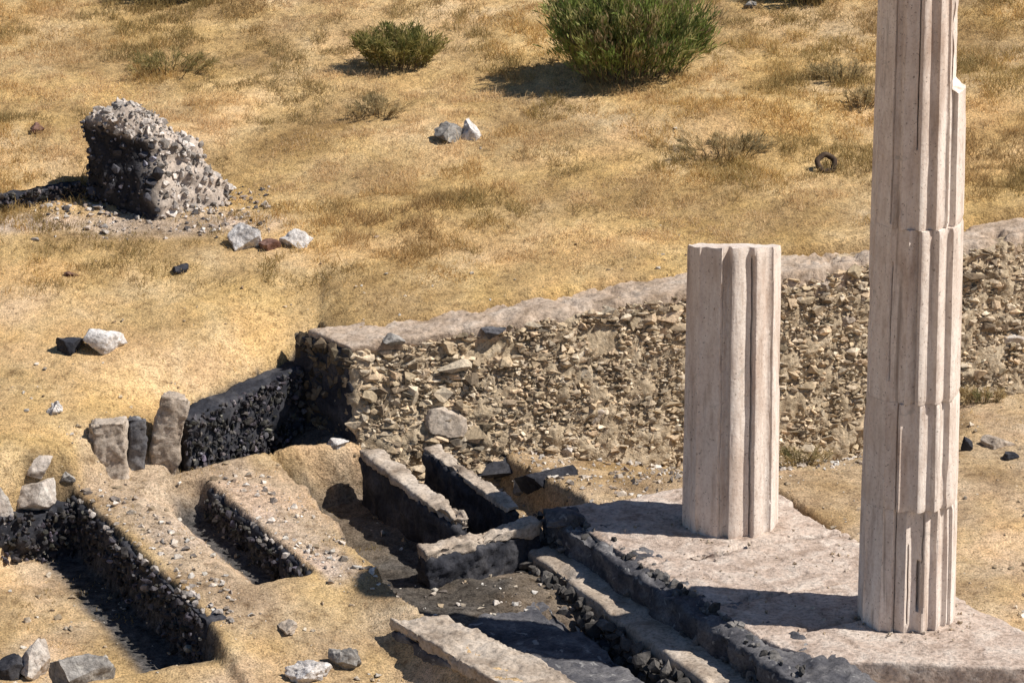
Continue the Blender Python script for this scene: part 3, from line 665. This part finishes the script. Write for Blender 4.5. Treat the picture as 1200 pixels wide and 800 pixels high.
# ------------------------------------------------------------------ loose gravel
def gravel(n, box, test, seed, smin, smax, cols):
    r = np.random.default_rng(seed); x = r.uniform(box[0], box[1], n); y = r.uniform(box[2], box[3], n); k = test(x, y, r); x, y = x[k], y[k]
    z = H(x, y); s = smin + (smax - smin) * r.random(len(x)) ** 3
    C = np.stack([x, y, z + s * .25], 1); R = s[:, None] * r.uniform(.6, 1.3, (len(x), 3)); R[:, 2] *= .7
    c = np.array(cols)[r.integers(len(cols), size=len(x))] * r.uniform(.7, 1.25, (len(x), 1)); return C, R, c
def t_low(x, y, r):
    u, v = uv(x, y); m = upmask(x, y) < .5; d = .35 + .5 * f2(x, y, 1.3, 3, 70)
    return m & (r.random(len(x)) < d)
def t_rim(x, y, r):
    u, v = uv(x, y)
    a = (u > -5.05) & (u < -4.35) & (v > -3.8) & (v < .3); b = (u > -6.6) & (u < -6.0) & (v > -4.6) & (v < .6); c = (u > -2.2) & (v < -1.3) & (upmask(x, y) < .3) & (x < 2)
    d = (u > -4.1) & (u < -2.1) & (v > -1) & (r.random(len(x)) < .35)
    return (a | b | c | d)
def t_up(x, y, r): return (upmask(x, y) > .6) & (r.random(len(x)) < np.clip(.25 + .9 * f2(x, y, .8, 3, 71), 0, 1)) & ((y < 6.3 + .3 * x) | (r.random(len(x)) < .1))
parts = [gravel(5200, (-9.5, 5.2, -8, 5.2), t_low, 81, .010, .055, [(.46, .36, .25), (.55, .47, .37), (.36, .28, .19), (.6, .55, .48)]),
         gravel(9000, (-9, 4, -6, 5), t_rim, 82, .012, .06, [(.52, .45, .38), (.62, .56, .5), (.38, .31, .25), (.7, .66, .61), (.2, .17, .15)]),
         gravel(2600, (B[0] - 1.6, B[0] + 1.6, B[1] - 1.0, B[1] + .8), lambda x, y, r: r.random(len(x)) < np.exp(-(((x - B[0]) / 1.2) ** 2 + ((y - B[1] - .1) / .6) ** 2)), 85, .01, .06, [(.5, .42, .35), (.6, .53, .47), (.3, .24, .2), (.68, .63, .58), (.1, .09, .09)]),
         gravel(2600, (-9.5, 0, -1, 9), t_up, 83, .008, .04, [(.5, .4, .28), (.6, .52, .42), (.3, .22, .15), (.66, .6, .52)])]
rg = np.random.default_rng(86); n_ = 1500; u_ = rg.uniform(-1.4, 1.15, n_); v_ = rg.uniform(-1.2, 4.6, n_); x_, y_ = xy(u_, v_); k_ = (rg.random(n_) < .18 + .8 * np.exp(-(np.minimum(np.hypot(x_, y_), np.hypot(x_ - T[0], y_ - T[1])) - .6) ** 2 / .02)) & (v_ < 3.9 + .55 * (u_ + .5)); x_, y_ = x_[k_], y_[k_]
s_ = .006 + .022 * rg.random(len(x_)) ** 3; parts.append((np.stack([x_, y_, s_ * .2], 1), s_[:, None] * rg.uniform(.6, 1.3, (len(x_), 3)), np.array([(.5, .41, .32), (.36, .28, .2), (.6, .52, .44)])[rg.integers(3, size=len(x_))]))
V, Fc, cc = stones_mesh(np.concatenate([p[0] for p in parts]), np.concatenate([p[1] for p in parts]), np.concatenate([p[2] for p in parts]), 84, small=True)
tag(link('gravel', V, Fc, M_rub, col=cc, smooth=False), 'loose pale gravel and stone chips strewn over the bare soil', 'gravel', kind='stuff')

# ------------------------------------------------------------------ dry grass
def blades(x, y, z, h, w, lean, col, seed):
    r = np.random.default_rng(seed); n = len(x); a = r.uniform(0, 2 * np.pi, n); f = r.uniform(-.9, .9, n)
    dx, dy = np.cos(a) * lean * h, np.sin(a) * lean * h; wx, wy = np.cos(f) * w / 2, np.sin(f) * w / 2
    b = np.stack([x, y, z - .01], 1); wv = np.stack([wx, wy, 0 * wx], 1)
    mid = b + np.stack([dx * .35, dy * .35, h * .58], 1); tip = b + np.stack([dx, dy, h * np.clip(1 - .25 * lean, .3, 1)], 1)
    V = np.stack([b - wv, b + wv, mid + wv * .8, mid - wv * .8, tip], 1).reshape(-1, 3)
    i = np.arange(n) * 5
    F3 = np.concatenate([np.stack([i, i + 1, i + 2], 1), np.stack([i, i + 2, i + 3], 1), np.stack([i + 3, i + 2, i + 4], 1)])
    return V, F3, np.repeat(col, 5, 0)
STRAW = np.array([(.76, .55, .26), (.68, .46, .19), (.82, .64, .36), (.58, .38, .16), (.66, .48, .20), (.40, .27, .11), (.80, .56, .30)])
def grass_field(n, box, seed, low=False):
    r = np.random.default_rng(seed); x = r.uniform(box[0], box[1], n); y = r.uniform(box[2], box[3], n)
    m = upmask(x, y); q = f2(x, y, .7, 3, 90); q2 = f2(x, y, 2.6, 3, 91); q3 = f2(x, y, .28, 2, 92)
    hillside = sm(-.6, .9, (y - 5.2) - .10 * x + .25 * np.minimum(x + 4, 0) * .0 + .9 * q)   # bare strip above the bank and wall
    leftbare = sm(-3.2, -4.8, x) * sm(8.2, 6.0, y)
    den = np.where(m > .75, np.clip(.30 + .75 * hillside + .3 * q2 - .45 * leftbare, .10, 1), np.clip(.05 + .35 * (q2 + .3 * q), 0, .3) * (m < .1))
    cl = f2(x, y, 3.6, 2, 98); den = den * np.clip(.45 + 1.7 * cl, .08, 1.3)
    u, v = uv(x, y)
    den = den * (1 - .97 * ((u > -4.25) & (u < 1.15) & (v > -1.5) & (m < .5)))
    f = np.interp(x, PX, PY); onwall = (x > -4.9) & (y > f - .1) & (y < f + .86); den = np.where(onwall, 0, den)
    g0 = ground(185, 250); den = np.where(((x - g0[0]) / 1.0) ** 2 + ((y - g0[1] - .2) / .75) ** 2 < 1, .03, den)
    k = r.random(n) < den; x, y, q, q2, q3, m, hs, cl = x[k], y[k], q[k], q2[k], q3[k], m[k], hillside[k], cl[k]
    n = len(x)
    h = (.025 + .07 * r.random(n) ** 1.8) * np.where(m > .5, (.55 + .75 * hs) * (1 + .8 * np.clip(q2, -.6, .9) + 1.1 * np.clip(cl, -.5, .8)), .7)
    tall = r.random(n) < .03 * hs; h = np.where(tall, h * 2.0, h)
    col = STRAW[r.integers(len(STRAW), size=n)] * np.array([1.0, .965, .86]) * r.uniform(.75, 1.2, (n, 1))
    olive = np.clip((q - .05) * 2.6, 0, .85)[:, None] * (r.random((n, 1)) < .75)
    col = col * (1 - olive) + np.array([(.36, .27, .10)]) * olive
    pk = np.clip((f2(x, y, .42, 3, 95) - .02) * 4, 0, .8)[:, None]; col = col * (1 - pk) + np.array([(.86, .64, .38)]) * pk * r.uniform(.8, 1.1, (n, 1)); h = h * (1 - .45 * pk[:, 0])
    br = np.clip((f2(x, y * 1.6, .55, 3, 97) + .02) * 5, 0, .9)[:, None] * (r.random((n, 1)) < .85); col = col * (1 - br) + np.array([(.33, .245, .10)]) * br * r.uniform(.7, 1.3, (n, 1)); h = h * (1 + .3 * br[:, 0])
    ru = np.clip((q3 - .15) * 2.0, 0, .5)[:, None]; col = col * (1 - ru) + np.array([(.52, .33, .17)]) * ru
    return blades(x, y, H(x, y), h, r.uniform(.004, .0095, n), r.uniform(.2, 1.7, n), col, seed + 1)
Vs, Fs, Cs = grass_field(820000, (-10.5, 5.8, -7, 15.2), 131)
V2, F2, C2 = grass_field(50000, (-24, 18, 2, 30), 133)
tag(link('dry_grass', np.concatenate([Vs, V2]), np.concatenate([Fs, F2 + len(Vs)]), M_grass, col=np.concatenate([Cs, C2]), smooth=False), 'golden dry grass covering the slope behind the wall', 'grass', kind='stuff')

# ------------------------------------------------------------------ shrubs
def leaves(C, D, L, Wd, col, seed):
    """narrow leaf blades at C pointing along D"""
    r = np.random.default_rng(seed); n = len(C); D = D / np.linalg.norm(D, axis=1)[:, None]
    t = np.cross(D, r.normal(size=(n, 3))); t /= np.linalg.norm(t, axis=1)[:, None]
    mid = C + D * (L * .45)[:, None]; tip = C + D * L[:, None] + np.array([0, 0, -.12]) * L[:, None]
    V = np.stack([C, mid + t * Wd[:, None] / 2, tip, mid - t * Wd[:, None] / 2], 1).reshape(-1, 3); i = np.arange(n) * 4
    return V, np.concatenate([np.stack([i, i + 1, i + 2], 1), np.stack([i, i + 2, i + 3], 1)]), np.repeat(col, 4, 0)
def shrub(name, px, py, w, h, d, n, cols, label, seed, ll=(.05, .14), lw=(.012, .024), upright=.8, group=None, twigs=40, sparse=1.):
    P = ground(px, py); P = P + np.array([0, d * .3, 0]); P[2] = H1(P[0], P[1])
    t = thing(name, tuple(P), label, 'shrub' if 'bush' not in name else 'bush', group); r = np.random.default_rng(seed); big = w > 2
    ns = max(12, n // 55); a = r.uniform(0, 2 * np.pi, ns); q = np.sqrt(r.random(ns)); bx = np.cos(a) * q * w * .30; by = np.sin(a) * q * d * .30
    top = np.stack([bx * 1.75 + r.normal(size=ns) * w * .03, by * 1.75 + r.normal(size=ns) * d * .03, h * np.sqrt(np.clip(1 - .62 * q ** 2, .05, 1)) * r.uniform(.42 if big else .62, 1.12, ns)], 1)
    base = np.stack([bx, by, -.05 + 0 * bx], 1)
    k = r.integers(ns, size=n); s = r.random(n) ** .55; s = .06 + .94 * s
    bend = np.array([0, 0, 1.]) * (s * (1 - s))[:, None] * h * .35
    C = base[k] * (1 - s)[:, None] + top[k] * s[:, None] + bend + r.normal(size=(n, 3)) * np.array([w, d, h]) * .022
    C[:, 2] = np.maximum(C[:, 2], .0)
    Dd = (top[k] - base[k]); Dd /= np.linalg.norm(Dd, axis=1)[:, None]; Dd = Dd * upright + r.normal(size=(n, 3)) * (1.1 - upright) + np.array([0, 0, .15])
    tone = np.array(cols)[r.integers(len(cols), size=ns)][k] * r.uniform(.7, 1.3, (n, 1))
    if big: dry = (r.random(ns) < .14)[k] | (r.random(n) < .06); tone[dry] = np.array((.42, .33, .18)) * r.uniform(.7, 1.2, (int(dry.sum()), 1))
    V, F3, cc = leaves(C, Dd, r.uniform(*ll, n), r.uniform(*lw, n), tone, seed + 1)
    link('foliage', V, F3, M_leaf, t, col=cc, smooth=False)
    V = []; Fc = []                                   # woody stems
    for m in range(min(ns, twigs)):
        b = len(V); rad = .006 + .004 * r.random()
        for s_ in (0, .3, .6, 1.):
            c = base[m] * (1 - s_) + top[m] * s_ * np.array([1, 1, .98]) + np.array([0, 0, s_ * (1 - s_) * h * .35])
            for e in range(4): V.append(c + rad * (1 - .7 * s_) * np.array([math.cos(e * 1.571), math.sin(e * 1.571), 0]))
        for l in range(3):
            for e in range(4): Fc.append([b + l * 4 + e, b + l * 4 + (e + 1) % 4, b + l * 4 + 4 + (e + 1) % 4, b + l * 4 + 4 + e])
    link('stems', np.array(V), Fc, M_twig, t)
    return t
GR = [(.25, .31, .085), (.31, .36, .10), (.16, .21, .06), (.40, .42, .14), (.52, .49, .21), (.09, .12, .04), (.22, .29, .075)]
shrub('green_bush', 738, 106, 2.25, 1.5, 1.3, 24000, GR, 'big dense dark green bush at the top of the grass slope', 141, (.07, .2), (.012, .024), .85)
shrub('green_bush', 468, 86, 1.25, .55, .8, 7000, [(.24, .22, .07), (.32, .28, .09), (.15, .165, .05), (.44, .36, .14)], 'small yellowish green bush left of the big bush', 142, (.05, .15), (.009, .018), .7)
shrub('green_bush', 945, 6, 1.3, .5, .7, 5500, GR + [(.15, .15, .05)], 'low green bush cut by the top edge beside the tall column', 143, (.05, .14), (.01, .02), .7)
shrub('green_bush', 205, 4, 1.6, .5, .7, 5000, [(.07, .075, .03), (.1, .1, .035), (.05, .055, .025)], 'dark low bush along the top edge above the rubble heap', 144, (.05, .14), (.01, .02), .7)
DRY = [(.46, .36, .19), (.54, .42, .22), (.36, .29, .15), (.64, .50, .28)]
dg = 'dry shrubs on the grass slope'
shrub('dry_shrub', 440, 140, 1.0, .24, .6, 1500, DRY, 'dry brown shrub below the small yellowish bush', 145, (.04, .12), (.006, .012), .6, dg)
shrub('dry_shrub', 985, 100, .95, .26, .6, 1500, DRY, 'dry grey-brown shrub just left of the top of the tall column', 146, (.04, .12), (.006, .012), .6, dg)
shrub('dry_shrub', 850, 190, 1.3, .28, .7, 1900, DRY + [(.3, .25, .14)], 'wide dry shrub above the short column', 147, (.05, .13), (.006, .012), .75, dg)
shrub('dry_shrub', 195, 92, 1.4, .24, .8, 1500, [(.42, .34, .15), (.34, .29, .12), (.50, .40, .18)], 'olive dry tuft above the rubble heap', 148, (.05, .14), (.006, .012), .7, dg)
shrub('dry_shrub', 1010, 130, .5, .22, .4, 1200, DRY, 'small dry shrub against the left side of the tall column', 149, (.04, .1), (.006, .012), .6, dg)
shrub('dry_shrub', 940, 545, .9, .22, .4, 1500, DRY + [(.2, .19, .08)], 'low dry weeds at the wall foot between the two columns', 150, (.03, .1), (.006, .011), .5)
shrub('dry_shrub', 1150, 475, .6, .2, .4, 1100, DRY + [(.2, .19, .08)], 'low olive weeds at the wall foot right of the tall column', 151, (.03, .1), (.006, .011), .5)
